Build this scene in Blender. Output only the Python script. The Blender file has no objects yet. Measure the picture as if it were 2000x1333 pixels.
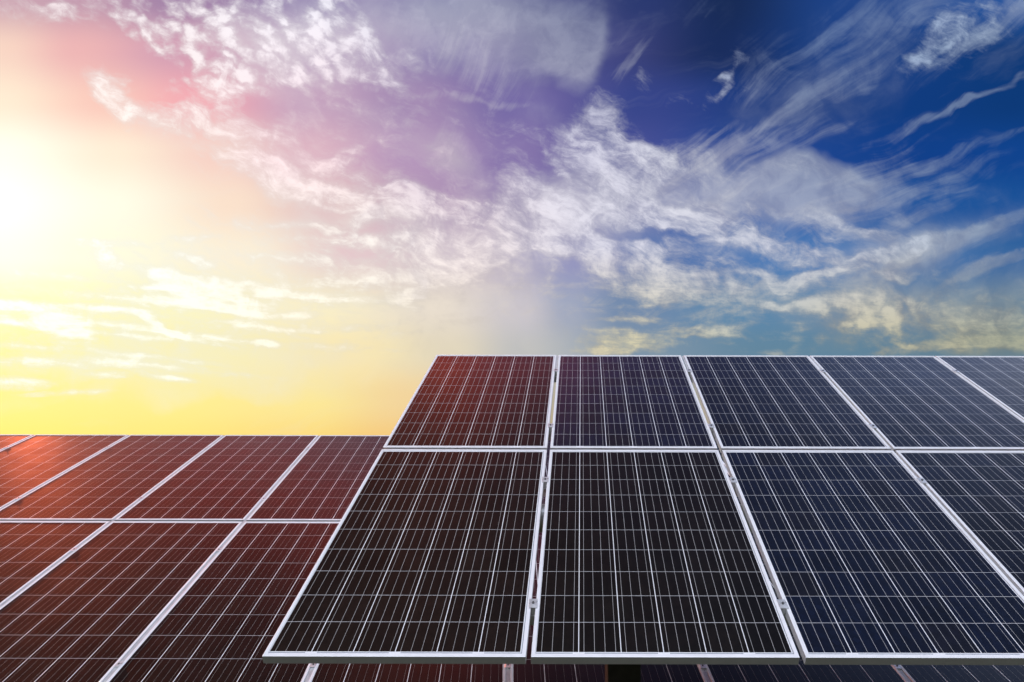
import bpy, bmesh, math, random
from mathutils import Vector, Matrix

random.seed(7)
sc = bpy.context.scene
COL = sc.collection
rad = math.radians

# ------------------------------------------------------------------ camera geometry
F = 1240.0                  # focal length in photo pixels (photo 2000 wide)
CX, CY = 1068.0, 666.5
HORIZON_Y = 880.0
PITCH = math.atan((HORIZON_Y - CY) / F)
CP, SP = math.cos(PITCH), math.sin(PITCH)
CAM_H = 2.25

def cam_to_world(v):
    x, y, z = v             # right, up, forward
    return Vector((x, z * CP - y * SP, CAM_H + z * SP + y * CP))

def dir_to_world(v):
    x, y, z = v
    return Vector((x, z * CP - y * SP, z * SP + y * CP))

class Plane:
    """inclined table plane: pitch of the modules in metres, fitted perspective"""
    def __init__(self, pitch, xv, yv, k, m0):
        self.pitch, self.xv, self.yv, self.k, self.m0 = pitch, xv, yv, k, m0
        tan = (CY - yv) / F
        self.cosd = 1.0 / math.sqrt(1 + tan * tan)
        self.tilt = PITCH + math.atan(tan)
        self.shear = (xv - CX) / F * self.cosd
        # origin: a = 0 line at z-bar z0
        self.z0 = 0.002
        Z = self.z0 * F * pitch
        y = yv + 1.0 / (k * self.z0)
        x = xv + m0 * (y - yv)
        self.origin = cam_to_world(((x - CX) / F * Z, (CY - y) / F * Z, Z))
        self.u = Vector((1, 0, 0))
        self.d = Vector((0, math.cos(self.tilt), math.sin(self.tilt)))
        self.n = Vector((0, -math.sin(self.tilt), math.cos(self.tilt)))
    def t(self, zbar):      # distance up the slope in metres
        return (zbar - self.z0) * F * self.pitch / self.cosd
    def at(self, a, t, h=0.0):   # a in pitches along the row
        return self.origin + self.u * (a * self.pitch + self.shear * t) + self.d * t + self.n * h

FRONT = Plane(0.82, 1135.3, 202.54, 0.500345, -1.09737)
REAR = Plane(1.32, 995.08, 425.19, 0.434427, -1.739243)

# ------------------------------------------------------------------ node helpers
def srgb(r, g, b):
    def c(v):
        v /= 255.0
        return v / 12.92 if v <= 0.04045 else ((v + 0.055) / 1.055) ** 2.4
    return (c(r), c(g), c(b), 1.0)

class NT:
    def __init__(self, tree):
        self.t = tree
        tree.nodes.clear()
    def new(self, typ, **kw):
        n = self.t.nodes.new(typ)
        for k, v in kw.items():
            setattr(n, k, v)
        return n
    def put(self, sock, v):
        if hasattr(v, 'is_output'):
            self.t.links.new(v, sock)
        elif v is not None:
            sock.default_value = v
    def m(self, op, a, b=None, c=None, clamp=False):
        n = self.new('ShaderNodeMath', operation=op, use_clamp=clamp)
        self.put(n.inputs[0], a)
        if b is not None: self.put(n.inputs[1], b)
        if c is not None: self.put(n.inputs[2], c)
        return n.outputs[0]
    def vm(self, op, a, b=None, s=None):
        n = self.new('ShaderNodeVectorMath', operation=op)
        self.put(n.inputs[0], a)
        if b is not None: self.put(n.inputs[1], b)
        if s is not None: self.put(n.inputs['Scale'], s)
        return n.outputs['Value'] if op in ('LENGTH', 'DOT_PRODUCT') else n.outputs[0]
    def xyz(self, v):
        n = self.new('ShaderNodeSeparateXYZ'); self.put(n.inputs[0], v)
        return n.outputs
    def comb(self, x, y, z=0.0):
        n = self.new('ShaderNodeCombineXYZ')
        self.put(n.inputs[0], x); self.put(n.inputs[1], y); self.put(n.inputs[2], z)
        return n.outputs[0]
    def mix(self, f, a, b, blend='MIX'):
        n = self.new('ShaderNodeMix', data_type='RGBA', blend_type=blend)
        n.clamp_factor = True
        self.put(n.inputs[0], f); self.put(n.inputs[6], a); self.put(n.inputs[7], b)
        return n.outputs[2]
    def ss(self, v, lo, hi):
        n = self.new('ShaderNodeMapRange', interpolation_type='SMOOTHSTEP')
        self.put(n.inputs[0], v); n.inputs[1].default_value = lo; n.inputs[2].default_value = hi
        return n.outputs[0]
    def lin(self, v, lo, hi, a=0.0, b=1.0):
        n = self.new('ShaderNodeMapRange')
        self.put(n.inputs[0], v); n.inputs[1].default_value = lo; n.inputs[2].default_value = hi
        n.inputs[3].default_value = a; n.inputs[4].default_value = b
        return n.outputs[0]
    def noise(self, v, scale, detail=4.0, rough=0.55, dist=0.0, color=False, lac=2.0):
        n = self.new('ShaderNodeTexNoise')
        self.put(n.inputs['Vector'], v)
        n.inputs['Scale'].default_value = scale
        n.inputs['Detail'].default_value = detail
        n.inputs['Roughness'].default_value = rough
        n.inputs['Lacunarity'].default_value = lac
        n.inputs['Distortion'].default_value = dist
        return n.outputs[1] if color else n.outputs[0]
    def ramp(self, f, stops, interp='EASE'):
        n = self.new('ShaderNodeValToRGB')
        cr = n.color_ramp; cr.interpolation = interp
        while len(cr.elements) > 1:
            cr.elements.remove(cr.elements[-1])
        for i, (p, c) in enumerate(stops):
            e = cr.elements[0] if i == 0 else cr.elements.new(p)
            e.position = p; e.color = c
        self.put(n.inputs[0], f)
        return n.outputs[0]

# ------------------------------------------------------------------ sky (world)
#SKY_BEGIN
def build_world():
    w = bpy.data.worlds.new("World"); sc.world = w; w.use_nodes = True
    g = NT(w.node_tree)
    tc = g.new('ShaderNodeTexCoord')
    D = tc.outputs['Generated']
    dx, dy, dz = g.xyz(D)
    fwd = g.m('ADD', g.m('MULTIPLY', dy, CP), g.m('MULTIPLY', dz, SP))
    up = g.m('SUBTRACT', g.m('MULTIPLY', dz, CP), g.m('MULTIPLY', dy, SP))
    inv = g.m('DIVIDE', F / 1000.0, g.m('MAXIMUM', fwd, 0.08))
    X = g.m('MULTIPLY_ADD', dx, inv, CX / 1000.0)
    Y = g.m('SUBTRACT', CY / 1000.0, g.m('MULTIPLY', up, inv))
    P = g.comb(X, Y)

    # ---- clear-sky colour: a table of colours over the dome, warm round the sun on the left
    xs0, xs1 = -900.0, 2900.0
    fx = g.lin(X, xs0 / 1000, xs1 / 1000)
    ROWS = [  # rows above the view are invented to colour the panels' reflections
     (-1800, [(-900,(40,27,26)),(0,(44,30,28)),(370,(60,39,32)),(1000,(36,30,31)),(2000,(20,28,44))]),
     (-900, [(-900,(28,21,20)),(0,(30,22,21)),(350,(50,31,27)),(600,(106,55,41)),(760,(74,43,38)),(920,(46,38,44)),(1400,(40,40,58)),(2300,(60,72,102))]),
     (-640, [(-900,(32,23,21)),(0,(34,24,22)),(420,(46,28,26)),(620,(118,54,44)),(830,(172,72,58)),(1000,(96,56,64)),(1150,(60,50,66)),(1400,(50,50,74)),(2300,(90,104,142))]),
     (-450, [(-900,(52,28,24)),(0,(58,30,25)),(380,(74,35,29)),(580,(180,66,49)),(780,(255,98,74)),(1000,(185,84,96)),(1300,(84,66,98)),(1600,(70,80,116)),(2000,(130,144,182)),(2600,(228,234,248))]),
     (-270, [(-900,(185,66,34)),(0,(190,62,34)),(380,(196,60,40)),(700,(196,78,70)),(1000,(130,76,110)),(1300,(62,62,106)),(1600,(48,66,112)),(2000,(84,116,170)),(2600,(130,160,205))]),
     (-90, [(-900,(250,88,38)),(0,(250,76,34)),(400,(236,62,42)),(700,(150,74,92)),(1000,(96,82,132)),(1250,(46,58,114)),(1500,(26,54,108)),(2000,(40,90,160))]),
     (0,   [(-900,(250,205,170)),(0,(205,165,178)),(150,(196,155,175)),(350,(162,130,168)),(650,(140,125,172)),(900,(118,118,165)),(1080,(84,88,140)),(1250,(42,56,112)),(1420,(20,40,85)),(1650,(28,66,135)),(2000,(30,82,155))]),
     (100, [(-900,(252,225,180)),(0,(248,212,194)),(150,(238,180,180)),(350,(212,158,180)),(650,(172,144,184)),(900,(124,114,168)),(1150,(68,72,132)),(1400,(22,42,92)),(1650,(20,62,132)),(2000,(8,56,118))]),
     (200, [(-900,(255,240,200)),(0,(253,232,206)),(200,(250,200,186)),(380,(246,172,180)),(600,(198,162,190)),(800,(166,140,180)),(1000,(118,106,166)),(1250,(54,68,138)),(1500,(22,58,126)),(1750,(10,58,128)),(2000,(6,56,120))]),
     (300, [(-900,(255,250,225)),(0,(255,252,232)),(220,(254,236,212)),(420,(248,210,198)),(600,(224,182,196)),(800,(182,150,188)),(1000,(136,118,172)),(1200,(74,80,150)),(1450,(32,70,146)),(1800,(10,62,138)),(2000,(10,66,142))]),
     (400, [(-900,(255,255,245)),(0,(255,255,242)),(220,(255,252,230)),(450,(252,226,204)),(650,(226,190,192)),(850,(178,150,184)),(1050,(132,118,172)),(1250,(82,98,164)),(1500,(56,98,168)),(1800,(28,84,155)),(2000,(18,80,152))]),
     (500, [(-900,(255,255,235)),(0,(254,255,232)),(220,(254,251,222)),(480,(253,240,216)),(700,(230,200,204)),(900,(206,190,204)),(1100,(150,150,192)),(1300,(76,112,172)),(1550,(74,122,182)),(1850,(54,106,166)),(2000,(50,100,158))]),
     (600, [(-900,(255,250,190)),(0,(254,252,188)),(300,(254,248,188)),(600,(253,241,200)),(850,(236,224,208)),(1020,(204,198,206)),(1110,(160,168,192)),(1220,(114,138,172)),(1450,(94,136,172)),(1750,(82,124,162)),(2000,(88,125,155))]),
     (690, [(-900,(252,244,140)),(0,(253,246,150)),(400,(254,241,164)),(700,(252,233,178)),(880,(228,216,190)),(1020,(192,192,192)),(1250,(126,148,168)),(1500,(98,134,158)),(2000,(92,124,144))]),
     (780, [(-900,(250,240,122)),(0,(252,243,138)),(300,(254,238,142)),(600,(253,232,150)),(800,(244,213,156)),(1100,(180,170,150)),(2000,(110,130,135))]),
     (880, [(-900,(252,240,110)),(0,(250,240,116)),(300,(253,231,122)),(600,(251,216,120)),(750,(246,200,118)),(1100,(190,170,130)),(2000,(120,130,120))]),
    ]
    col = None
    prev = None
    for y, st in ROWS:
        stops = [((x - xs0) / (xs1 - xs0), srgb(*c)) for x, c in st]
        r = g.ramp(fx, stops)
        if col is None:
            col = r
        else:
            col = g.mix(g.ss(Y, prev / 1000, y / 1000) if y > 0 else g.lin(Y, prev / 1000, y / 1000), col, r)
        prev = y
    sky = col

    # ---- cloud layers
    warp = g.vm('SUBTRACT', g.noise(P, 5.5, 3, 0.6, color=True), (0.5, 0.5, 0.5))
    Pw = g.vm('ADD', P, g.vm('SCALE', warp, s=0.10))
    warp2 = g.vm('SUBTRACT', g.noise(P, 22.0, 3, 0.6, color=True), (0.5, 0.5, 0.5))
    Pw2 = g.vm('ADD', Pw, g.vm('SCALE', warp2, s=0.020))
    def strokes(base, lst, grow=1.0):
        acc = None
        for cx, cy, rx, ry, ang, amp in lst:
            mp = g.new('ShaderNodeMapping', vector_type='TEXTURE')
            g.put(mp.inputs['Vector'], base)
            mp.inputs['Location'].default_value = (cx / 1000, cy / 1000, 0)
            mp.inputs['Rotation'].default_value = (0, 0, rad(ang))
            mp.inputs['Scale'].default_value = (rx * grow / 1000, ry * grow / 1000, 1)
            gr = g.new('ShaderNodeTexGradient', gradient_type='SPHERICAL')
            g.put(gr.inputs[0], mp.outputs[0])
            acc = g.m('MULTIPLY', gr.outputs[1], amp) if acc is None else g.m('MULTIPLY_ADD', gr.outputs[1], amp, acc)
        return acc
    def aniso(base, ang, sx, sy):
        mp = g.new('ShaderNodeMapping', vector_type='POINT')
        mp.inputs['Rotation'].default_value = (0, 0, rad(-ang))
        g.put(mp.inputs[0], base)
        m2 = g.new('ShaderNodeMapping', vector_type='POINT')
        m2.inputs['Scale'].default_value = (sx, sy, 1)
        g.put(m2.inputs[0], mp.outputs[0])
        return m2.outputs[0]

    # A: broken, lumpy cloud
    A_LIST = [
        (330,75,90,26,48,1.0),(420,45,150,70,20,1.15),(470,100,150,60,10,1.2),(560,90,130,80,0,1.2),(640,110,120,60,10,.9),(670,40,50,95,-12,1.3),(690,75,110,40,55,1.1),(745,140,75,22,40,1.0),(800,110,60,40,40,.5),
        (25,25,90,30,5,1.1),(125,28,60,26,15,1.1),(200,20,110,16,35,.9),(260,40,90,14,40,.8),(70,8,80,12,5,.7),
        (420,165,70,28,5,1.2),(430,200,60,18,35,.9),(400,228,90,16,10,1.0),(440,245,110,14,14,1.0),(365,240,34,30,0,1.0),(330,120,100,14,55,.7),
        (205,165,40,30,30,1.8),(225,205,50,28,45,1.6),(285,225,80,24,22,1.2),(260,155,30,10,10,.4),(350,260,70,20,20,.5),
        (480,305,80,34,40,.9),(560,350,110,24,22,1.0),(620,315,70,24,-10,.8),(675,300,30,22,-40,.9),(650,385,120,26,25,.8),(730,380,80,40,30,.9),(790,385,80,40,40,.5),
        (830,405,200,22,6,1.4),(930,425,160,16,12,.9),(600,432,170,12,0,.9),(560,470,120,12,-5,.4),
        (930,440,120,36,10,.8),(780,470,120,20,0,.6),(860,500,130,40,0,.8),(780,540,130,18,6,.7),(900,535,150,14,-24,.9),(960,510,110,10,-20,.7),(660,552,170,9,-3,.6),(800,575,90,9,10,.5),
        (480,40,330,90,8,.35),(640,110,200,80,20,.4),(1175,230,50,40,-30,1.0),(1155,275,55,60,0,1.3),(1200,310,110,60,30,1.4),(1270,315,90,30,8,.9),(1240,370,180,60,25,.95),(1330,345,150,40,12,.45),
        (1050,390,90,40,40,1.1),(1095,435,110,50,30,1.35),(1025,440,70,50,0,.9),(1180,410,140,46,28,.8),(1090,330,16,46,-28,.9),(1065,300,8,40,-24,.6),
        (1330,428,130,30,4,1.35),(1430,455,130,26,14,1.0),(1510,490,130,22,14,1.2),(1580,505,50,18,0,.9),(1320,456,120,9,-6,-1.1),(1230,462,80,8,4,-.6),
        (1230,490,170,44,10,.85),(1270,540,130,38,16,.9),(1330,560,80,24,10,.8),(1180,500,90,34,10,.7),(1110,490,110,26,14,.7),
        (1840,50,46,34,-50,1.5),(1815,85,60,30,-50,1.4),(1775,118,46,24,-35,1.2),(1870,85,80,40,-40,.8),(1905,8,40,14,0,.8),(1930,45,110,36,-32,.7),
        (1415,150,60,16,-55,1.1),(1390,195,46,14,-40,1.0),(1437,108,26,30,10,.6),(1330,205,60,10,-15,.6),(1262,168,24,22,0,.9),(1455,160,40,12,-30,.5),
        (1660,590,80,28,-8,1.0),(1690,612,60,34,10,1.3),(1625,605,60,20,10,.8),(1760,615,90,26,8,.9),(1850,610,90,26,-6,.8),(1930,640,120,30,-6,1.0),(1985,660,60,24,0,.8),(1810,672,110,10,-8,1.1),(1960,600,80,12,-10,.7),
        (1735,551,40,9,4,1.5),(1215,617,55,8,2,1.2),(1185,640,60,7,6,.8),(1240,655,80,16,6,1.0),(1165,672,60,20,0,1.3),(1250,676,100,10,0,1.0),(1390,640,80,12,-6,1.3),(1440,650,30,7,10,.9),(1515,681,32,9,0,1.2),(1410,668,20,5,0,.7),
        (1420,570,60,14,6,.9),(1555,545,70,10,4,1.0),(1545,590,60,8,-6,.8),(1570,560,60,10,0,.6),
        (1165,285,40,40,0,.9),(1205,315,60,30,20,.9),(1095,440,50,26,20,.9),(1335,428,70,18,4,.9),(1150,380,60,20,40,.6),(1010,400,40,60,-20,.6),
        (1200,520,60,14,12,.7),(1260,515,60,12,14,.8),(1300,545,60,12,12,.8),(1250,565,70,12,8,.7),(1340,575,60,12,10,.8),(1290,585,50,10,4,.7),(1380,545,50,10,-6,.5),(1420,575,50,9,4,.8),(1460,600,50,7,0,.6),
        (1500,540,60,9,4,.7),(1580,545,60,8,-8,.8),(1640,540,50,8,0,.7),(1520,585,50,7,-4,.7),(1680,455,50,14,10,.8),(1700,500,60,12,-20,.7),(1780,480,60,14,-30,.9),(1900,432,60,12,-16,.9),(1960,505,60,8,-14,.9),(1870,545,60,8,-6,.6),
        (1600,335,90,20,8,.5),(1555,320,40,26,20,.7),(1480,330,80,20,-6,.4),(1360,320,80,24,10,.5),(1420,400,90,20,10,.6),(1540,420,90,16,4,.5),(1620,430,60,14,-10,.5),
        (1320,640,40,6,0,.6),(1350,655,50,5,-4,.6),(1560,640,60,6,-4,.5),(1620,655,60,6,-4,.5),(1130,610,60,6,0,.5),(1070,560,80,6,-3,.5),
        (700,215,200,34,14,.40),(580,265,150,50,30,.45),(860,305,110,50,38,.62),(760,290,130,40,28,.42),(650,175,110,24,20,.40),(900,230,150,22,14,.42),(1000,290,90,40,50,.35),(900,180,120,40,10,.3),
        (700,430,330,150,18,.42),(880,510,240,90,-4,.55),(560,320,230,90,28,.45),(420,250,160,60,30,.4),(250,560,420,120,3,.40),(560,600,320,90,3,.42),(150,700,320,70,2,.30),(420,480,260,70,4,.35),
        (1600,490,330,120,-10,.42),(1850,610,260,80,-4,.5),(1300,530,260,100,8,.40),(1480,590,240,60,0,.4),(1050,560,200,60,-4,.35),(1250,650,220,40,-3,.3),(1560,670,250,30,-3,.35),
        (1650,455,60,18,12,1.1),(1720,505,70,18,-24,1.1),(1790,485,70,18,-30,1.0),(1680,520,60,14,-10,.9),(1740,540,80,8,0,.8),(1620,475,40,12,10,.7),
        (1880,640,120,20,-6,1.1),(1960,625,80,18,-6,1.0),(1900,670,120,16,-8,1.2),(1980,680,80,14,-4,1.2),(1780,590,60,14,10,.9),(1840,600,50,10,0,.8),(1950,580,60,8,-6,.8),(1640,630,60,14,0,.8),
        (190,488,34,14,28,1.3),(215,475,80,8,4,.8),(365,467,60,9,-6,.8),(390,520,30,10,22,1.2),(345,500,60,10,15,.7),
        (365,562,55,18,22,1.7),(320,562,60,8,0,1.2),(440,578,50,12,20,1.0),(470,590,60,8,18,.8),(130,642,40,20,12,1.7),(95,630,60,12,0,1.1),(15,605,40,12,0,1.4),(25,632,60,8,10,1.2),
        (225,606,80,7,6,1.3),(312,635,44,9,30,1.5),(360,660,70,6,12,1.0),(515,672,34,7,10,1.5),(580,618,40,7,-4,1.1),(455,610,60,8,8,.9),(60,680,90,6,4,.7),
        (250,712,100,9,6,1.0),(330,738,50,6,8,1.2),(20,752,70,11,0,1.3),(130,770,70,5,-2,.9),(215,735,40,6,0,.9),(800,602,24,10,0,1.1),
        (60,600,120,10,4,1.0),(150,625,110,9,8,1.0),(280,590,120,9,6,1.0),(420,600,120,10,10,1.1),(520,640,110,7,6,.9),(390,655,110,6,8,.9),(230,655,120,7,4,.8),(90,710,140,8,3,.8),(300,700,120,6,6,.8),(480,560,120,10,8,.9),(600,580,120,9,4,.8),(250,520,110,12,10,.9),(120,540,110,9,6,.8),(560,505,120,12,4,.7),(680,470,120,12,2,.7),(700,640,140,8,-3,.7),(640,680,130,7,2,.6),(440,730,130,6,5,.6),(860,640,120,9,-8,.6),(720,590,120,9,-4,.5),
    ]
    is_low = lambda k: k[1] > 460 and k[0] < 1150 and k[3] <= 20
    A = strokes(Pw2, [k for k in A_LIST if not is_low(k)], 1.4)
    flat = g.vm('SUBTRACT', g.noise(aniso(P, 0, 4.0, 16.0), 1.0, 3, 0.6, color=True), (0.5, 0.5, 0.5))
    Plow = g.vm('ADD', P, g.vm('MULTIPLY', flat, (0.10, 0.022, 0.0)))
    A = g.m('ADD', A, strokes(Plow, [k for k in A_LIST if is_low(k)], 1.5))
    nA = g.noise(Pw, 15.0, 9, 0.64, 0.6)
    lump = g.new('ShaderNodeTexVoronoi', feature='SMOOTH_F1'); lump.inputs['Scale'].default_value = 30.0
    lump.inputs['Smoothness'].default_value = 0.35
    g.put(lump.inputs['Vector'], aniso(g.vm('ADD', P, g.vm('SCALE', warp2, s=0.05)), 40, 0.8, 1.25))
    lumpv = g.m('SUBTRACT', 0.42, lump.outputs['Distance'])
    nAf = g.noise(aniso(Pw2, 24, 14, 44), 1.0, 7, 0.66, 0.35)
    nAh = g.noise(aniso(Plow, 2, 9, 42), 1.0, 7, 0.66, 0.5)
    lowsky = g.ss(Y, 0.47, 0.60)
    fil = g.m('ADD', g.m('MULTIPLY', nAf, g.m('SUBTRACT', 1.0, lowsky)), g.m('MULTIPLY', nAh, lowsky))
    fine = g.noise(aniso(P, 20, 40, 80), 1.0, 4, 0.7, 0.3)
    N = g.m('MULTIPLY_ADD', g.m('SUBTRACT', nA, 0.5), 3.0, g.m('MULTIPLY', g.m('SUBTRACT', fil, 0.5), 3.0))
    N = g.m('MULTIPLY_ADD', g.m('SUBTRACT', fine, 0.5), 1.3, N)
    lz = g.m('MINIMUM', strokes(P, [(480,60,420,190,10,1.8),(1720,620,260,90,0,1.0),(1400,150,110,110,0,.9)]), 1.0)
    N = g.m('ADD', N, g.m('MULTIPLY', g.m('MULTIPLY', lumpv, 3.2), lz))
    cov = g.m('MINIMUM', A, 1.5)
    field = g.m('MULTIPLY_ADD', cov, 0.80, g.m('MULTIPLY_ADD', N, 0.62, g.m('MULTIPLY_ADD', g.m('MULTIPLY', lowsky, g.lin(X, 1.0, 0.5)), 0.34, -0.32)))
    dA = g.m('MULTIPLY', g.ss(field, -0.16, 1.42), g.ss(A, 0.0, 0.30))
    dA = g.m('MULTIPLY', dA, g.lin(X, 0.9, 1.3, 1.0, 0.92))

    # B: streaky cirrus, fanning out to the upper right
    ox, oy = 0.55, 0.95
    rx_ = g.m('SUBTRACT', X, ox); ry_ = g.m('SUBTRACT', oy, Y)
    th = g.m('ARCTAN2', ry_, rx_)
    rr = g.m('SQRT', g.m('ADD', g.m('MULTIPLY', rx_, rx_), g.m('MULTIPLY', ry_, ry_)))
    wob = g.m('MULTIPLY', g.m('SUBTRACT', g.noise(P, 3.0, 2, 0.5), 0.5), 0.14)
    fan = g.comb(g.m('MULTIPLY', g.m('ADD', th, wob), 44.0), g.m('MULTIPLY', rr, 2.6))
    nB = g.noise(fan, 1.0, 8, 0.62, 0.35)
    nB2 = g.noise(Pw2, 11.0, 6, 0.65, 0.8)
    B = strokes(Pw, [
        (1700,80,280,70,-38,.45),(1620,60,220,40,-38,.5),(1760,20,160,40,-38,.55),(1580,185,180,16,-34,.6),(1480,255,160,12,-30,.5),(1640,180,140,18,-30,.5),(1930,60,180,60,-32,.8),(1990,10,120,40,0,.7),
        (1900,192,150,10,-26,1.15),(1800,235,170,12,-24,.45),(1730,300,160,14,-26,.5),(1960,165,90,8,-24,.9),
        (1930,283,120,10,-20,.7),(1890,320,90,26,-10,.6),(1860,350,80,20,20,.5),(1790,365,60,20,10,.7),(1720,330,120,30,-20,.4),
        (1470,300,260,30,-14,.65),(1400,280,180,26,-14,.55),(1330,310,120,40,-10,.5),(1480,280,80,8,-22,.7),(1720,355,150,40,-12,.45),
        (1905,440,110,18,-18,1.2),(1870,470,180,30,-18,.65),(1775,495,90,16,-32,1.3),(1690,470,70,18,10,.9),(1650,455,40,14,10,.8),(1670,500,80,16,-20,.7),(1950,515,110,14,-16,1.2),(1900,520,100,18,-10,.5),(1850,560,160,30,-10,.35),(1740,440,60,14,-20,.6),
        (1240,125,20,60,28,.85),(1260,95,12,50,22,.5),(1195,75,50,14,-45,.7),(1215,150,34,10,-40,.6),(1120,40,120,40,-60,.4),
        (960,80,90,150,-35,.25),(860,70,170,60,45,.4),(940,130,120,40,30,.3),(1010,180,90,40,30,.25),(850,185,200,10,8,.7),(960,200,120,8,12,.6),
        (890,290,80,40,30,.6),(1600,420,160,24,-14,.9),(1690,410,120,20,-18,.7),(1450,370,160,40,-10,.4),(1540,470,100,20,-20,.5),(1830,400,140,18,-16,.5),(1760,385,100,14,-14,.5),
        (1600,570,130,16,-4,.6),(1500,560,110,16,-4,.6),(1420,600,120,14,0,.5),(1300,610,160,18,0,.4),(1100,575,140,10,2,.6),(1000,600,160,24,0,.35),(1370,20,60,50,20,.25),(1460,130,120,60,-40,.25),
    ], 1.3)
    dB = g.m('MULTIPLY', g.ss(g.m('ADD', g.m('MULTIPLY_ADD', g.m('SUBTRACT', nB, 0.5), 3.0, g.m('MULTIPLY', B, 0.85)), g.m('MULTIPLY', g.m('SUBTRACT', nB2, 0.5), 1.4)), 0.05, 1.35), g.ss(B, 0.0, 0.35))
    dB = g.m('MULTIPLY', dB, 0.44)

    # V: soft grey-white veils
    edge = g.ss(g.m('ADD', X, g.m('MULTIPLY', g.m('SUBTRACT', nB2, 0.5), 0.02)), 1.20, 1.165)
    V1 = g.m('MULTIPLY', strokes(Pw, [(1115,80,90,90,10,1.0),(1135,150,60,60,0,1.4),(1060,60,180,120,10,.5),(1040,140,120,60,20,.4),(1165,60,30,120,0,.4)]), edge)
    V = g.m('ADD', V1, strokes(Pw, [
        (980,30,240,90,10,.8),(1050,225,60,40,20,.35),(890,330,70,50,40,.75),(840,300,90,40,30,.4),
        (1560,325,60,36,20,1.2),(1590,345,110,40,10,.9),(1660,365,130,44,-8,.9),(1600,380,180,60,0,.7),(1470,370,180,60,0,.7),(1600,420,90,40,10,.6),(1330,400,260,100,0,.8),(1180,360,160,100,20,.6),(1060,430,150,90,0,.8),
        (1900,450,160,40,-18,.5),(1780,500,160,40,-24,.4),(1950,640,220,80,0,1.1),(1690,610,140,60,0,.7),(1720,500,140,50,-20,.5),(1000,610,240,90,0,.5),(1650,120,300,130,-38,.42),(780,430,220,60,6,.6),(860,510,220,70,0,.6),(460,90,200,90,10,.6),(600,80,180,90,0,.7),(760,60,160,90,30,.6),(880,40,160,80,20,.6),
        (720,230,260,80,10,.4),(880,320,90,50,35,.4),(280,230,130,40,30,.6),(480,300,140,50,35,.5),(620,360,160,50,20,.6),(600,430,220,26,0,.6),
        (200,640,320,90,4,.35),(450,620,240,90,4,.35),(120,700,260,60,0,.35),(1750,500,300,110,-10,.4),(1860,410,200,60,-15,.3),(1900,560,220,60,-8,.4),(300,720,480,60,2,.5),(620,690,380,60,-2,.45),(500,765,380,36,0,.35),(180,785,300,28,0,.35),(360,570,100,30,15,.5),(1220,665,90,20,0,.5),
    ], 1.25))
    nV = g.noise(Pw, 6.0, 6, 0.58, 0.4)
    dV = g.m('MULTIPLY', g.ss(g.m('MULTIPLY_ADD', g.m('SUBTRACT', nV, 0.5), 1.5, V), 0.0, 1.3), g.ss(V, 0.0, 0.25))
    dV = g.m('MULTIPLY', dV, g.lin(X, 0.9, 1.3, 0.66, 0.56))

    # C: a little fine grain of high cloud everywhere
    nC = g.noise(aniso(Pw, -14, 3.0, 12.0), 1.0, 6, 0.6, 0.5)
    dC = g.m('MULTIPLY', g.ss(nC, 0.52, 0.80), 0.16)

    one = lambda d: g.m('SUBTRACT', 1.0, d)
    clear = g.m('MULTIPLY', g.m('MULTIPLY', one(g.m('MULTIPLY', dA, 0.9)), one(dB)), g.m('MULTIPLY', one(dV), one(dC)))
    alpha = one(clear)
    CROWS = [
     (0,   [(-900,(255,235,225)),(0,(240,225,228)),(300,(246,238,242)),(600,(244,242,250)),(900,(205,208,225)),(1200,(150,160,190)),(1500,(110,145,195)),(2000,(190,205,225))]),
     (300, [(-900,(255,255,245)),(0,(255,252,240)),(300,(255,246,238)),(600,(252,226,230)),(850,(226,210,222)),(1100,(222,220,234)),(1400,(222,224,232)),(1600,(196,206,222)),(2000,(140,170,205))]),
     (480, [(-900,(255,255,245)),(0,(255,255,245)),(300,(255,255,248)),(650,(255,250,240)),(900,(246,234,234)),(1200,(226,224,234)),(1500,(214,214,222)),(2000,(178,190,205))]),
     (660, [(-900,(255,255,245)),(0,(255,255,245)),(300,(255,255,240)),(650,(255,248,228)),(900,(238,226,205)),(1200,(236,222,176)),(1500,(196,196,182)),(1700,(206,196,160)),(2000,(172,172,146))]),
    ]
    cc = None
    for y, st in CROWS:
        r = g.ramp(fx, [((x - xs0) / (xs1 - xs0), srgb(*c)) for x, c in st])
        cc = r if cc is None else g.mix(g.lin(Y, prevc / 1000, y / 1000), cc, r)
        prevc = y
    # thick/thin modelling inside the clouds
    shade = g.ss(g.m('ADD', g.noise(g.vm('ADD', Pw2, (0.012, 0.016, 0.0)), 15.0, 5, 0.6), g.m('MULTIPLY', dA, 0.12)), 0.34, 0.66)
    dark = g.mix(1.0, cc, (0.70, 0.70, 0.77, 1), 'MULTIPLY')
    cc = g.mix(g.m('MAXIMUM', shade, g.lin(X, 1.1, 0.55)), dark, cc)
    core = g.ss(field, 0.45, 1.35)
    cc = g.vm('SCALE', cc, s=g.lin(g.m('MULTIPLY', core, g.ss(A, 0.05, 0.5)), 0.0, 1.0, 0.86, 1.12))
    sky = g.mix(alpha, sky, cc)

    # added gain: unseen high sky made brighter to light frames and panel reflections
    sky = g.vm('SCALE', sky, s=g.lin(g.ss(Y, -0.02, -0.50), 0.0, 1.0, 1.0, 2.2))
    # ---- glow round the sun
    sx, sy = -0.03, 0.40
    gx = g.m('SUBTRACT', X, sx); gy = g.m('SUBTRACT', Y, sy)
    d2 = g.m('ADD', g.m('MULTIPLY', gx, gx), g.m('MULTIPLY', gy, gy))
    glow = g.m('MULTIPLY', g.m('POWER', 2.718, g.m('DIVIDE', d2, -0.02)), 0.12)
    glow2 = g.m('MULTIPLY', g.m('POWER', 2.718, g.m('DIVIDE', d2, -0.07)), 0.05)
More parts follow.
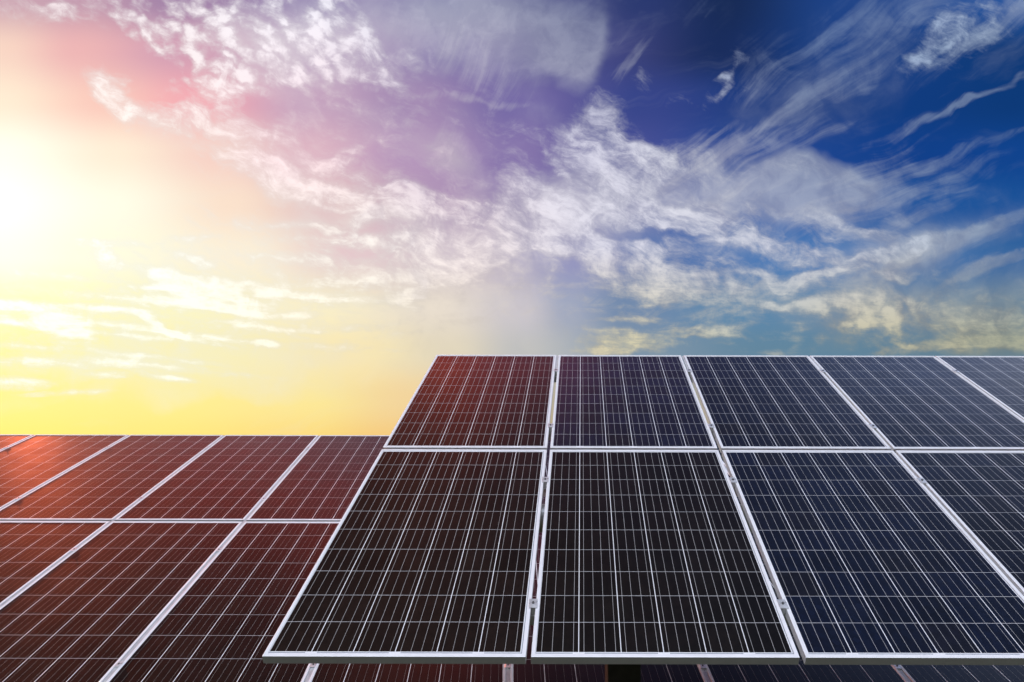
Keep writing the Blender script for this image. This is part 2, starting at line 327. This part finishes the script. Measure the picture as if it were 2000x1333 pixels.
    gs = g.new('ShaderNodeVectorMath', operation='SCALE')
    g.put(gs.inputs[0], (1.0, 0.98, 0.90)); g.put(gs.inputs['Scale'], g.m('ADD', glow, glow2))
    sky = g.mix(1.0, sky, gs.outputs[0], 'ADD')

    # ---- behind the viewer: unseen broken sky, brightness added overhead to light the frames
    nb = g.noise(D, 3.0, 6, 0.6)
    back = g.vm('SCALE', g.mix(g.ss(nb, 0.38, 0.66), srgb(165, 176, 200), srgb(240, 238, 238)), s=g.lin(g.ss(dz, 0.64, 0.96), 0.0, 1.0, 0.08, 17.0))
    sky = g.mix(g.ss(fwd, 0.10, -0.30), sky, back)

    st = g.new('ShaderNodeTexSky', sky_type='NISHITA')
    st.sun_disc = False
    st.sun_elevation = SUN_EL; st.sun_rotation = SUN_ROT
    ten = g.vm('SCALE', sky, s=9.7)
    tot = g.mix(1.0, ten, g.vm('SCALE', st.outputs[0], s=0.02), 'ADD')
    bg = g.new('ShaderNodeBackground'); bg.inputs['Strength'].default_value = 0.1
    g.put(bg.inputs['Color'], tot)
    w.cycles.sampling_method = 'MANUAL'; w.cycles.sample_map_resolution = 512
    out = g.new('ShaderNodeOutputWorld')
    w.node_tree.links.new(bg.outputs[0], out.inputs[0])

sun_dir = dir_to_world(((-20 - CX) / F, (CY - 372) / F, 1.0)).normalized()   # towards the sun
SUN_EL = math.asin(sun_dir.z)
SUN_ROT = math.atan2(sun_dir.x, sun_dir.y)
build_world()
#SKY_END
sl = bpy.data.lights.new("sun", 'SUN'); sl.energy = 1.0; sl.angle = rad(0.5); sl.color = (1.0, 0.17, 0.055)
so = bpy.data.objects.new("sun", sl); COL.objects.link(so)
so.rotation_euler = (-sun_dir).to_track_quat('-Z', 'Y').to_euler()

# ------------------------------------------------------------------ materials
def mat(name):
    m = bpy.data.materials.new(name); m.use_nodes = True
    g = NT(m.node_tree)
    out = g.new('ShaderNodeOutputMaterial'); b = g.new('ShaderNodeBsdfPrincipled')
    m.node_tree.links.new(b.outputs[0], out.inputs[0])
    return m, g, b

def metal(name, c, metallic, rough, var=0.12, scale=30):
    m, g, b = mat(name)
    tc = g.new('ShaderNodeTexCoord')
    n = g.noise(tc.outputs['Object'], scale, 5, 0.6)
    n2 = g.noise(tc.outputs['Object'], scale * 0.15, 3, 0.5)
    f = g.m('ADD', g.m('MULTIPLY', n, 0.5), g.m('MULTIPLY', n2, 0.5))
    lo = tuple(v * (1 - var) for v in c) + (1,); hi = tuple(min(1, v * (1 + var)) for v in c) + (1,)
    g.put(b.inputs['Base Color'], g.mix(g.ss(f, 0.35, 0.65), lo, hi))
    g.put(b.inputs['Roughness'], g.lin(n, 0.3, 0.7, rough - 0.07, rough + 0.07))
    b.inputs['Metallic'].default_value = metallic
    return m

M_FRAME = metal('anodised_aluminium', (0.90, 0.90, 0.91), 0.15, 0.42, 0.03)
M_RAIL = metal('galvanised_rail', (0.62, 0.63, 0.64), 0.4, 0.45)
M_CLAMP = metal('bright_clamp', (0.82, 0.83, 0.84), 0.6, 0.3)
M_BOLT = metal('bolt_steel', (0.16, 0.16, 0.16), 0.8, 0.4)
M_POST = metal('weathered_post', (0.05, 0.05, 0.042), 0.2, 0.6, 0.3)
m, g, b = mat('backsheet'); b.inputs['Base Color'].default_value = (0.7, 0.7, 0.7, 1); b.inputs['Roughness'].default_value = 0.6
M_BACK = m

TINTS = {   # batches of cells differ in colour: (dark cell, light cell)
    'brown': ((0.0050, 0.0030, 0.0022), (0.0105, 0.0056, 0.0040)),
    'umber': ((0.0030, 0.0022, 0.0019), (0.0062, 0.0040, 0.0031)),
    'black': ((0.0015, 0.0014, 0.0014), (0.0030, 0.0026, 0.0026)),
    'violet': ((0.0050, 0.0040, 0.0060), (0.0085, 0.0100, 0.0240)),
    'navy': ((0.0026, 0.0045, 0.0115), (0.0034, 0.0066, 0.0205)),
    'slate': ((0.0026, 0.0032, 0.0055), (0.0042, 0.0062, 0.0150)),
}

def cell_material(name, W, L, ml, mr, mb, mt, vgap, bus, hgap, bus_c, tint_shift):
    """6 x 10 polycrystalline cells under glass; uv in metres over the laminate"""
    m, g, b = mat(name)
    uv = g.new('ShaderNodeUVMap'); uv.uv_map = 'UVMap'
    ux, uy, _ = g.xyz(uv.outputs[0])
    cu = g.m('DIVIDE', g.m('SUBTRACT', ux, ml), (W - ml - mr) / 6.0)
    cv = g.m('DIVIDE', g.m('SUBTRACT', uy, mb), (L - mb - mt) / 10.0)
    iu = g.m('FLOOR', cu); iv = g.m('FLOOR', cv)
    fu = g.m('SUBTRACT', cu, iu); fv = g.m('SUBTRACT', cv, iv)
    du = g.m('MINIMUM', fu, g.m('SUBTRACT', 1.0, fu))
    dv = g.m('MINIMUM', fv, g.m('SUBTRACT', 1.0, fv))
    bu = g.m('FRACT', g.m('MULTIPLY', fu, 4.0))
    db = g.m('ABSOLUTE', g.m('SUBTRACT', bu, 0.5))
    inside = g.m('MULTIPLY',
                 g.m('MULTIPLY', g.m('GREATER_THAN', cu, 0.0), g.m('LESS_THAN', cu, 6.0)),
                 g.m('MULTIPLY', g.m('GREATER_THAN', cv, 0.0), g.m('LESS_THAN', cv, 10.0)))
    vin = g.m('MULTIPLY', g.m('GREATER_THAN', cu, 0.06), g.m('LESS_THAN', cu, 5.94))
    hin = g.m('MULTIPLY', g.m('GREATER_THAN', cv, 0.06), g.m('LESS_THAN', cv, 9.94))
    vline = g.m('MULTIPLY', g.m('LESS_THAN', du, vgap), vin)
    hline = g.m('MULTIPLY', g.m('LESS_THAN', dv, hgap), hin)
    bline = g.m('LESS_THAN', db, bus * 4.0)
    oi = g.new('ShaderNodeObjectInfo')
    rnd = oi.outputs['Random']
    wn = g.new('ShaderNodeTexWhiteNoise', noise_dimensions='3D')
    g.put(wn.inputs['Vector'], g.comb(iu, iv, g.m('MULTIPLY', rnd, 91.0)))
    wr, wg, wb = g.xyz(wn.outputs['Color'])
    # crystal flakes
    vo = g.new('ShaderNodeTexVoronoi'); vo.inputs['Scale'].default_value = 60.0
    g.put(vo.inputs['Vector'], uv.outputs[0])
    fl = g.xyz(vo.outputs['Color'])[0]
    k = g.m('ADD', g.m('MULTIPLY', wr, 0.6), g.m('MULTIPLY', rnd, 0.5))
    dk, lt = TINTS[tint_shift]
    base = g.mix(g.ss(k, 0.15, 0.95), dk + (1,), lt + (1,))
    brown = g.m('MULTIPLY', g.ss(wb, 0.72, 1.0), 0.4)
    base = g.mix(brown, base, (0.009, 0.0065, 0.0045, 1))
    base = g.mix(1.0, base, g.comb(g.lin(fl, 0, 1, 0.75, 1.25), g.lin(fl, 0, 1, 0.75, 1.25), g.lin(fl, 0, 1, 0.75, 1.25)), 'MULTIPLY')
    lv = g.noise(uv.outputs[0], 7.0, 3, 0.6)
    lv = g.lin(g.m('ADD', g.m('MULTIPLY', lv, 0.7), g.m('MULTIPLY', wg, 0.3)), 0.3, 0.7, 0.72, 1.0)
    c = g.mix(g.m('MULTIPLY', bline, lv), base, bus_c)
    c = g.mix(g.m('MULTIPLY', hline, lv), c, (0.62, 0.62, 0.63, 1))
    c = g.mix(vline, c, (0.90, 0.90, 0.91, 1))
    c = g.mix(inside, (0.86, 0.86, 0.87, 1), c)
    # painted grey: frame lip shade along the right, cross ribbons at the bottom
    lip_shade_ribbon = g.m('MAXIMUM', g.m('MULTIPLY', g.m('GREATER_THAN', ux, W - mr * 0.45), 1.0),
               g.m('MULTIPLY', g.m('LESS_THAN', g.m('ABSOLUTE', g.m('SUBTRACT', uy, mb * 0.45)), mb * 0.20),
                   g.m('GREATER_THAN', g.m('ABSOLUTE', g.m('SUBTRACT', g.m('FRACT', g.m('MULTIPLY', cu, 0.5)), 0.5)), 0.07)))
    c = g.mix(lip_shade_ribbon, c, (0.30, 0.33, 0.37, 1))
    # faint dust
    tc = g.new('ShaderNodeTexCoord')
    dn = g.noise(tc.outputs['Object'], 4.0, 6, 0.65)
    c = g.mix(g.m('MULTIPLY', g.ss(dn, 0.45, 0.8), 0.006), c, (0.35, 0.32, 0.28, 1))
    g.put(b.inputs['Base Color'], c)
    b.inputs['Roughness'].default_value = 0.5
    b.inputs['Specular IOR Level'].default_value = 0.05
    b.inputs['Coat Weight'].default_value = 1.0
    b.inputs['Coat IOR'].default_value = 1.5
    g.put(b.inputs['Coat Roughness'], g.lin(dn, 0.3, 0.7, 0.17, 0.23))
    return m

# ------------------------------------------------------------------ mesh helpers
def link(name, me, parent=None, m=None):
    o = bpy.data.objects.new(name, me); COL.objects.link(o)
    if parent is not None: o.parent = parent
    return o

def mesh_from(bm, name, mats):
    me = bpy.data.meshes.new(name)
    bmesh.ops.recalc_face_normals(bm, faces=bm.faces)
    bm.to_mesh(me); bm.free()
    for mm in mats: me.materials.append(mm)
    return me

def add_box(bm, x0, x1, y0, y1, z0, z1, shear=0.0, mi=0):
    vs = []
    for z in (z0, z1):
        for x, y in ((x0, y0), (x1, y0), (x1, y1), (x0, y1)):
            vs.append(bm.verts.new((x + shear * y, y, z)))
    fs = []
    for q in ((0,3,2,1),(4,5,6,7),(0,1,5,4),(1,2,6,5),(2,3,7,6),(3,0,4,7)):
        f = bm.faces.new([vs[i] for i in q]); f.material_index = mi; fs.append(f)
    return vs, fs

def bevel_all(bm, w, seg=1):
    bmesh.ops.bevel(bm, geom=list(bm.edges), offset=w, segments=seg, affect='EDGES', profile=0.5, clamp_overlap=True)

def tag(o, label=None, cat=None, group=None, kind=None):
    if label: o['label'] = label
    if cat: o['category'] = cat
    if group: o['group'] = group
    if kind: o['kind'] = kind
    return o

# ------------------------------------------------------------------ solar panel prototypes
def frame_mesh(W, L, fw, fh, shear, bev):
    bm = bmesh.new()
    def ring(x0, x1, y0, y1, z):
        return [bm.verts.new((x + shear * y, y, z)) for x, y in ((x0, y0), (x1, y0), (x1, y1), (x0, y1))]
    ot, it = ring(0, W, 0, L, 0), ring(fw, W - fw, fw, L - fw, 0)
    ob, ib = ring(0, W, 0, L, -fh), ring(fw, W - fw, fw, L - fw, -fh)
    for i in range(4):
        j = (i + 1) % 4
        bm.faces.new((ot[i], ot[j], it[j], it[i]))
        bm.faces.new((it[i], it[j], ib[j], ib[i]))
        bm.faces.new((ob[j], ob[i], ib[i], ib[j]))
        bm.faces.new((ot[j], ot[i], ob[i], ob[j]))
    bmesh.ops.recalc_face_normals(bm, faces=bm.faces)
    es = [e for e in bm.edges if abs(e.verts[0].co.z) < 1e-6 and abs(e.verts[1].co.z) < 1e-6 or abs(e.verts[0].co.z - e.verts[1].co.z) > 1e-5]
    es = [e for e in es if not (e.verts[0] in ot and e.verts[1] in it) and not (e.verts[1] in ot and e.verts[0] in it)]
    bmesh.ops.bevel(bm, geom=es, offset=bev, segments=2, affect='EDGES', profile=0.5, clamp_overlap=True)
    return mesh_from(bm, 'frame', [M_FRAME])

def laminate_mesh(W, L, fw, shear, matc, lip, th=0.005):
    bm = bmesh.new()
    e = 0.0004
    vs, fs = add_box(bm, fw + e, W - fw - e, fw + e, L - fw - e, -lip - th, -lip, 0.0)
    uvl = bm.loops.layers.uv.new('UVMap')
    for f in fs:
        f.material_index = 0 if f is fs[1] else 1
        for lp in f.loops:
            lp[uvl].uv = (lp.vert.co.x - fw, lp.vert.co.y - fw)
    for v in bm.verts:
        v.co.x += shear * v.co.y
    return mesh_from(bm, 'laminate', [matc, M_BACK])

FG = 0.0095     # half gap in pitches
def panel_kind(pl, width_pitches, length, fw, fh, bev, margins, lines, tint):
    W = width_pitches * pl.pitch
    Wi, Li = W - 2 * fw, length - 2 * fw
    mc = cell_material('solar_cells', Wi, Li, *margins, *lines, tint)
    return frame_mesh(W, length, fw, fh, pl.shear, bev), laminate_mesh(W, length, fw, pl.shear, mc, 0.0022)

zF = [(0.001849, 0.002957), (0.002973, 0.004070)]      # front rows: lower, upper
zR = [(0.002355, 0.003868), (0.003888, 0.005405)]      # rear rows

def place_panel(proto, pl, a0, zb, label, group, first):
    t0 = pl.t(zb)
    if first:
        e = bpy.data.objects.new('solar_panel', None); e.empty_display_size = 0.2; COL.objects.link(e)
        link('frame', proto[0], e); link('laminate', proto[1], e)
        src = e
    else:
        src = proto[2]
        e = src.copy(); COL.objects.link(e)
        for ch in src.children:
            c = ch.copy(); COL.objects.link(c); c.parent = e
    e.location = pl.at(a0, t0)
    e.rotation_euler = (pl.tilt, 0, 0)
    tag(e, label, 'solar panel', group)
    return e

# ---------------- front table
f_margin = (0.0015, 0.0056, 0.0076, 0.0064)
f_lines = (0.0100, 0.0046, 0.0070, (0.50, 0.49, 0.48, 1))
Lf = [FRONT.t(z[1]) - FRONT.t(z[0]) for z in zF]
GF = 'panels of the near table'
cols = {1: (1.0425, 0.9530), 2: (2.0140, 0.9715), 3: (3.0080, 0.9870), 4: (4.0105, 0.9850), 5: (5.0080, 0.9850)}
f_labels = {
 (1, 0): 'lower near solar panel with dark brown cells at the left end of the near table',
 (2, 0): 'lower near solar panel directly above the dark post, left of the blue one',
 (3, 0): 'lower near solar panel with blue cast, right of the panel above the dark post',
 (4, 0): 'lower near solar panel cut off by the right edge of the photo',
 (5, 0): 'lower near solar panel at the far right end of the near table',
 (1, 1): 'reddish solar panel at the top left end of the near table against the sky',
 (2, 1): 'purple brown upper solar panel, second from the left end of the near table',
 (3, 1): 'dark upper solar panel in the middle of the top row of the near table',
 (4, 1): 'upper near solar panel, second from the right photo edge under the blue sky',
 (5, 1): 'pale grey blue upper solar panel cut off by the right edge of the photo',
}
for c, (a0, wp) in cols.items():
    for r in (0, 1):
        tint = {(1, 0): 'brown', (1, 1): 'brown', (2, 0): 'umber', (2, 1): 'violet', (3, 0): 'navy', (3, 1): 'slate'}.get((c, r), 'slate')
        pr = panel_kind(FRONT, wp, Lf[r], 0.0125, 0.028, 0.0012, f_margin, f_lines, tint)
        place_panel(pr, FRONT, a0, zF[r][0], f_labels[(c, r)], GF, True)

# ---------------- rear table
r_margin = (0.004, 0.004, 0.012, 0.012)
r_lines = (0.0105, 0.0022, 0.0056, (0.40, 0.39, 0.38, 1))
Lr = zR[0][1] - zR[0][0]
GR = 'panels of the far table'
r_labels = {
 (-2, 1): 'orange red far solar panel in the top row, cut off by the left edge',
 (-1, 1): 'bright orange red far solar panel, second from the left in the top row',
 (0, 1): 'red far solar panel, third from the left in the top row under the yellow sky',
 (1, 1): 'dull red far solar panel, fourth from the left in the top row',
 (2, 1): 'brown far solar panel in the top row, partly hidden by the near table',
 (0, 0): 'brown lower far solar panel at the left photo edge under the red ones',
 (1, 0): 'dark lower far solar panel, second from the left, between two silver seams',
 (2, 0): 'near black lower far solar panel touching the lower left corner of the near table',
 (3, 0): 'lower far solar panel seen as a strip below the first near panel',
 (4, 0): 'lower far solar panel seen as a strip behind the dark post',
 (5, 0): 'lower far solar panel seen as a strip right of the dark post',
 (6, 0): 'lower far solar panel seen as a strip at the bottom right corner',
}
hid = ['hidden', 'tucked', 'covered', 'screened']
protoR = None
for j in range(-2, 7):
    for r in (0, 1):
        if (j, r) in r_labels:
            lab = r_labels[(j, r)]
        elif r == 1:
            lab = 'upper far solar panel mostly hidden behind the near table, %s' % ['fourth from right end', 'third from right end', 'second from right end', 'last at right end'][j - 3]
        else:
            continue
        if protoR is None:
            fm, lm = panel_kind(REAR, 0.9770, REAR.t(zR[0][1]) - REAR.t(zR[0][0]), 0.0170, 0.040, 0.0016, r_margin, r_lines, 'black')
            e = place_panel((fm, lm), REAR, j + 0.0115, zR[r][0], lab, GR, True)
            protoR = (fm, lm, e)
        else:
            place_panel(protoR, REAR, j + 0.0115, zR[r][0], lab, GR, False)

# ------------------------------------------------------------------ mounting racks
def rack(pl, zrows, seams, half_gap, fh, rail_ts, clamp_ts, a_min, a_max, label, csize, posts, strip=None):
    root = bpy.data.objects.new('mounting_rack', None); COL.objects.link(root)
    root.location = pl.origin; root.rotation_euler = (pl.tilt, 0, 0)
    tag(root, label, 'mounting rack')
    P = pl.pitch
    for t in rail_ts:
        bm = bmesh.new()
        add_box(bm, a_min * P, a_max * P, -0.02, 0.02, -fh - 0.044, -fh - 0.002)
        bevel_all(bm, 0.002)
        o = link('rail', mesh_from(bm, 'rail', [M_RAIL]), root)
        o.location = (pl.shear * t, t, 0)
    # one clamp mesh, with its bolt, repeated at each seam
    cw, cl = csize
    bm = bmesh.new()
    add_box(bm, -cw, cw, -cl, cl, 0.0005, 0.0035)
    add_box(bm, -half_gap * P * 0.8, half_gap * P * 0.8, -cl * 0.9, cl * 0.9, -fh - 0.001, 0.0005)
    bevel_all(bm, 0.0007)
    cm = mesh_from(bm, 'clamp', [M_CLAMP])
    bm = bmesh.new()
    bmesh.ops.create_cone(bm, cap_ends=True, segments=6, radius1=cw * 0.30, radius2=cw * 0.28, depth=0.005)
    bmesh.ops.translate(bm, vec=(0, 0, 0.006), verts=bm.verts)
    bmm = mesh_from(bm, 'bolt', [M_BOLT])
    for s in seams:
        for t in clamp_ts(s):
            o = link('clamp', cm, root); o.location = (s * P + pl.shear * t, t, 0)
            b_ = link('bolt', bmm, o)
    # posts and the beams they carry (in world axes, children of the rack)
    inv = Matrix.Rotation(-pl.tilt, 4, 'X')
    for (wx, wy, sz) in posts:
        top = pl.origin.z + (wy - pl.origin.y) * math.tan(pl.tilt) - 0.16
        bm = bmesh.new()
        add_box(bm, -sz / 2, sz / 2, -sz / 2, sz / 2, -0.05, top)
        bevel_all(bm, 0.006, 2)
        o = link('post', mesh_from(bm, 'post', [M_POST]), root)
        o.matrix_parent_inverse = Matrix.Identity(4)
        loc = inv @ (Vector((wx, wy, 0)) - pl.origin)
        o.location = loc; o.rotation_euler = (-pl.tilt, 0, 0)
    # beam along the posts
    if strip:
        strip(root)
    return root

def tmid(pl, z): return pl.t(z)
fr_clamps = [FRONT.t(z) for z in (0.002045, 0.00272, 0.00318, 0.00388)]
def fz(y): return 1.0 / (FRONT.k * (y - FRONT.yv))
def rz(y): return 1.0 / (REAR.k * (y - REAR.yv))
fr_t = [FRONT.t(fz(y)) for y in (1180.0, 938.0, 832.0, 724.0)]
rr_t = [REAR.t(rz(y)) for y in (1300.0, 1076.0, 976.0, 876.0)]

def front_extra(root):
    # silver strip filling the top end of each gap
    P = FRONT.pitch
    t0, t1 = FRONT.t(fz(724.0)) + 0.025, FRONT.t(zF[1][1]) - 0.003
    for s in (2.004, 3.0, 4.003, 5.0):
        bm = bmesh.new()
        add_box(bm, -0.0052, 0.0052, t0, t1, -0.012, -0.004, FRONT.shear)
        o = link('gap_strip', mesh_from(bm, 'gap_strip', [M_RAIL]), root)
        o.location = (s * P, 0, 0)
    # torque tube under the table
    t = 0.5 * (FRONT.t(zF[0][0]) + FRONT.t(zF[1][1])) - 0.35
    bm = bmesh.new()
    bmesh.ops.create_cone(bm, cap_ends=True, segments=24, radius1=0.06, radius2=0.06, depth=4.0 * P,
                          matrix=Matrix.Rotation(math.pi / 2, 4, 'Y'))
    o = link('torque_tube', mesh_from(bm, 'torque_tube', [M_RAIL]), root)
    o.location = (3.5 * P + FRONT.shear * t, t, -0.028 - 0.044 - 0.062)

def rear_extra(root):
    P = REAR.pitch
    for s in range(-1, 7):
        bm = bmesh.new()
        add_box(bm, -0.013, 0.013, REAR.t(zR[0][0]) + 0.01, REAR.t(zR[1][1]) - 0.01, -0.026, -0.005, REAR.shear)
        o = link('gap_rail', mesh_from(bm, 'gap_rail', [M_RAIL]), root)
        o.location = (s * P, 0, 0)

# support post seen below the second near panel
Zp = 2.62
pc = cam_to_world(((1217.5 - CX) / F * Zp, (CY - 1320) / F * Zp, Zp))
rack(FRONT, zF, (2.004, 3.0, 4.003, 5.0), FG, 0.028, fr_t, lambda s: fr_t, 1.06, 5.98,
     'metal mounting rack with a thick dark post carrying the near table of panels',
     (0.014, 0.020), [(pc.x, pc.y, 0.135)], front_extra)
rp = REAR.at(0.5, REAR.t(0.0040))
rp2 = REAR.at(5.5, REAR.t(0.0040))
rack(REAR, zR, tuple(range(-1, 7)), 0.0115, 0.040, rr_t, lambda s: (rr_t if s > 0 else rr_t[2:]), -1.98, 6.98,
     'metal mounting rack with rails and clamps carrying the far table of panels',
     (0.020, 0.026), [(rp.x, rp.y, 0.12), (rp2.x, rp2.y, 0.12)], rear_extra)

# ------------------------------------------------------------------ ground
m, g, b = mat('grass_field')
tc = g.new('ShaderNodeTexCoord')
n1 = g.noise(tc.outputs['Object'], 1.2, 8, 0.65); n2 = g.noise(tc.outputs['Object'], 40.0, 4, 0.7)
c = g.mix(g.ss(g.m('ADD', g.m('MULTIPLY', n1, 0.6), g.m('MULTIPLY', n2, 0.4)), 0.35, 0.65), (0.016, 0.024, 0.005, 1), (0.042, 0.048, 0.012, 1))
g.put(b.inputs['Base Color'], c); b.inputs['Roughness'].default_value = 0.9
bp = g.new('ShaderNodeBump'); bp.inputs['Strength'].default_value = 0.8; bp.inputs['Distance'].default_value = 0.05
g.put(bp.inputs['Height'], n2); g.put(b.inputs['Normal'], bp.outputs[0])
bm = bmesh.new()
S = 3000.0
bm.faces.new([bm.verts.new(v) for v in ((-S, -S, 0), (S, -S, 0), (S, S, 0), (-S, S, 0))])
gr = link('ground', mesh_from(bm, 'ground', [m])); tag(gr, kind='structure')

# ------------------------------------------------------------------ camera
cd = bpy.data.cameras.new('camera'); cam = bpy.data.objects.new('camera', cd); COL.objects.link(cam)
cd.sensor_width = 36.0; cd.sensor_fit = 'HORIZONTAL'; cd.lens = 36.0 * F / 2000.0
cd.shift_x = -(CX - 1000.0) / 2000.0
cd.clip_start = 0.05; cd.clip_end = 20000
cam.location = (0, 0, CAM_H)
cam.matrix_world = Matrix.Translation((0, 0, CAM_H)) @ Matrix.Rotation(math.pi / 2 + PITCH, 4, 'X') @ Matrix.Rotation(0.0024, 4, 'Z')
sc.camera = cam

sc.view_settings.view_transform = 'Standard'
sc.view_settings.look = 'None'
sc.view_settings.exposure = 0.0
sc.view_settings.gamma = 1.0
sc.view_settings.use_curve_mapping = False
sc.cycles.use_denoising = True
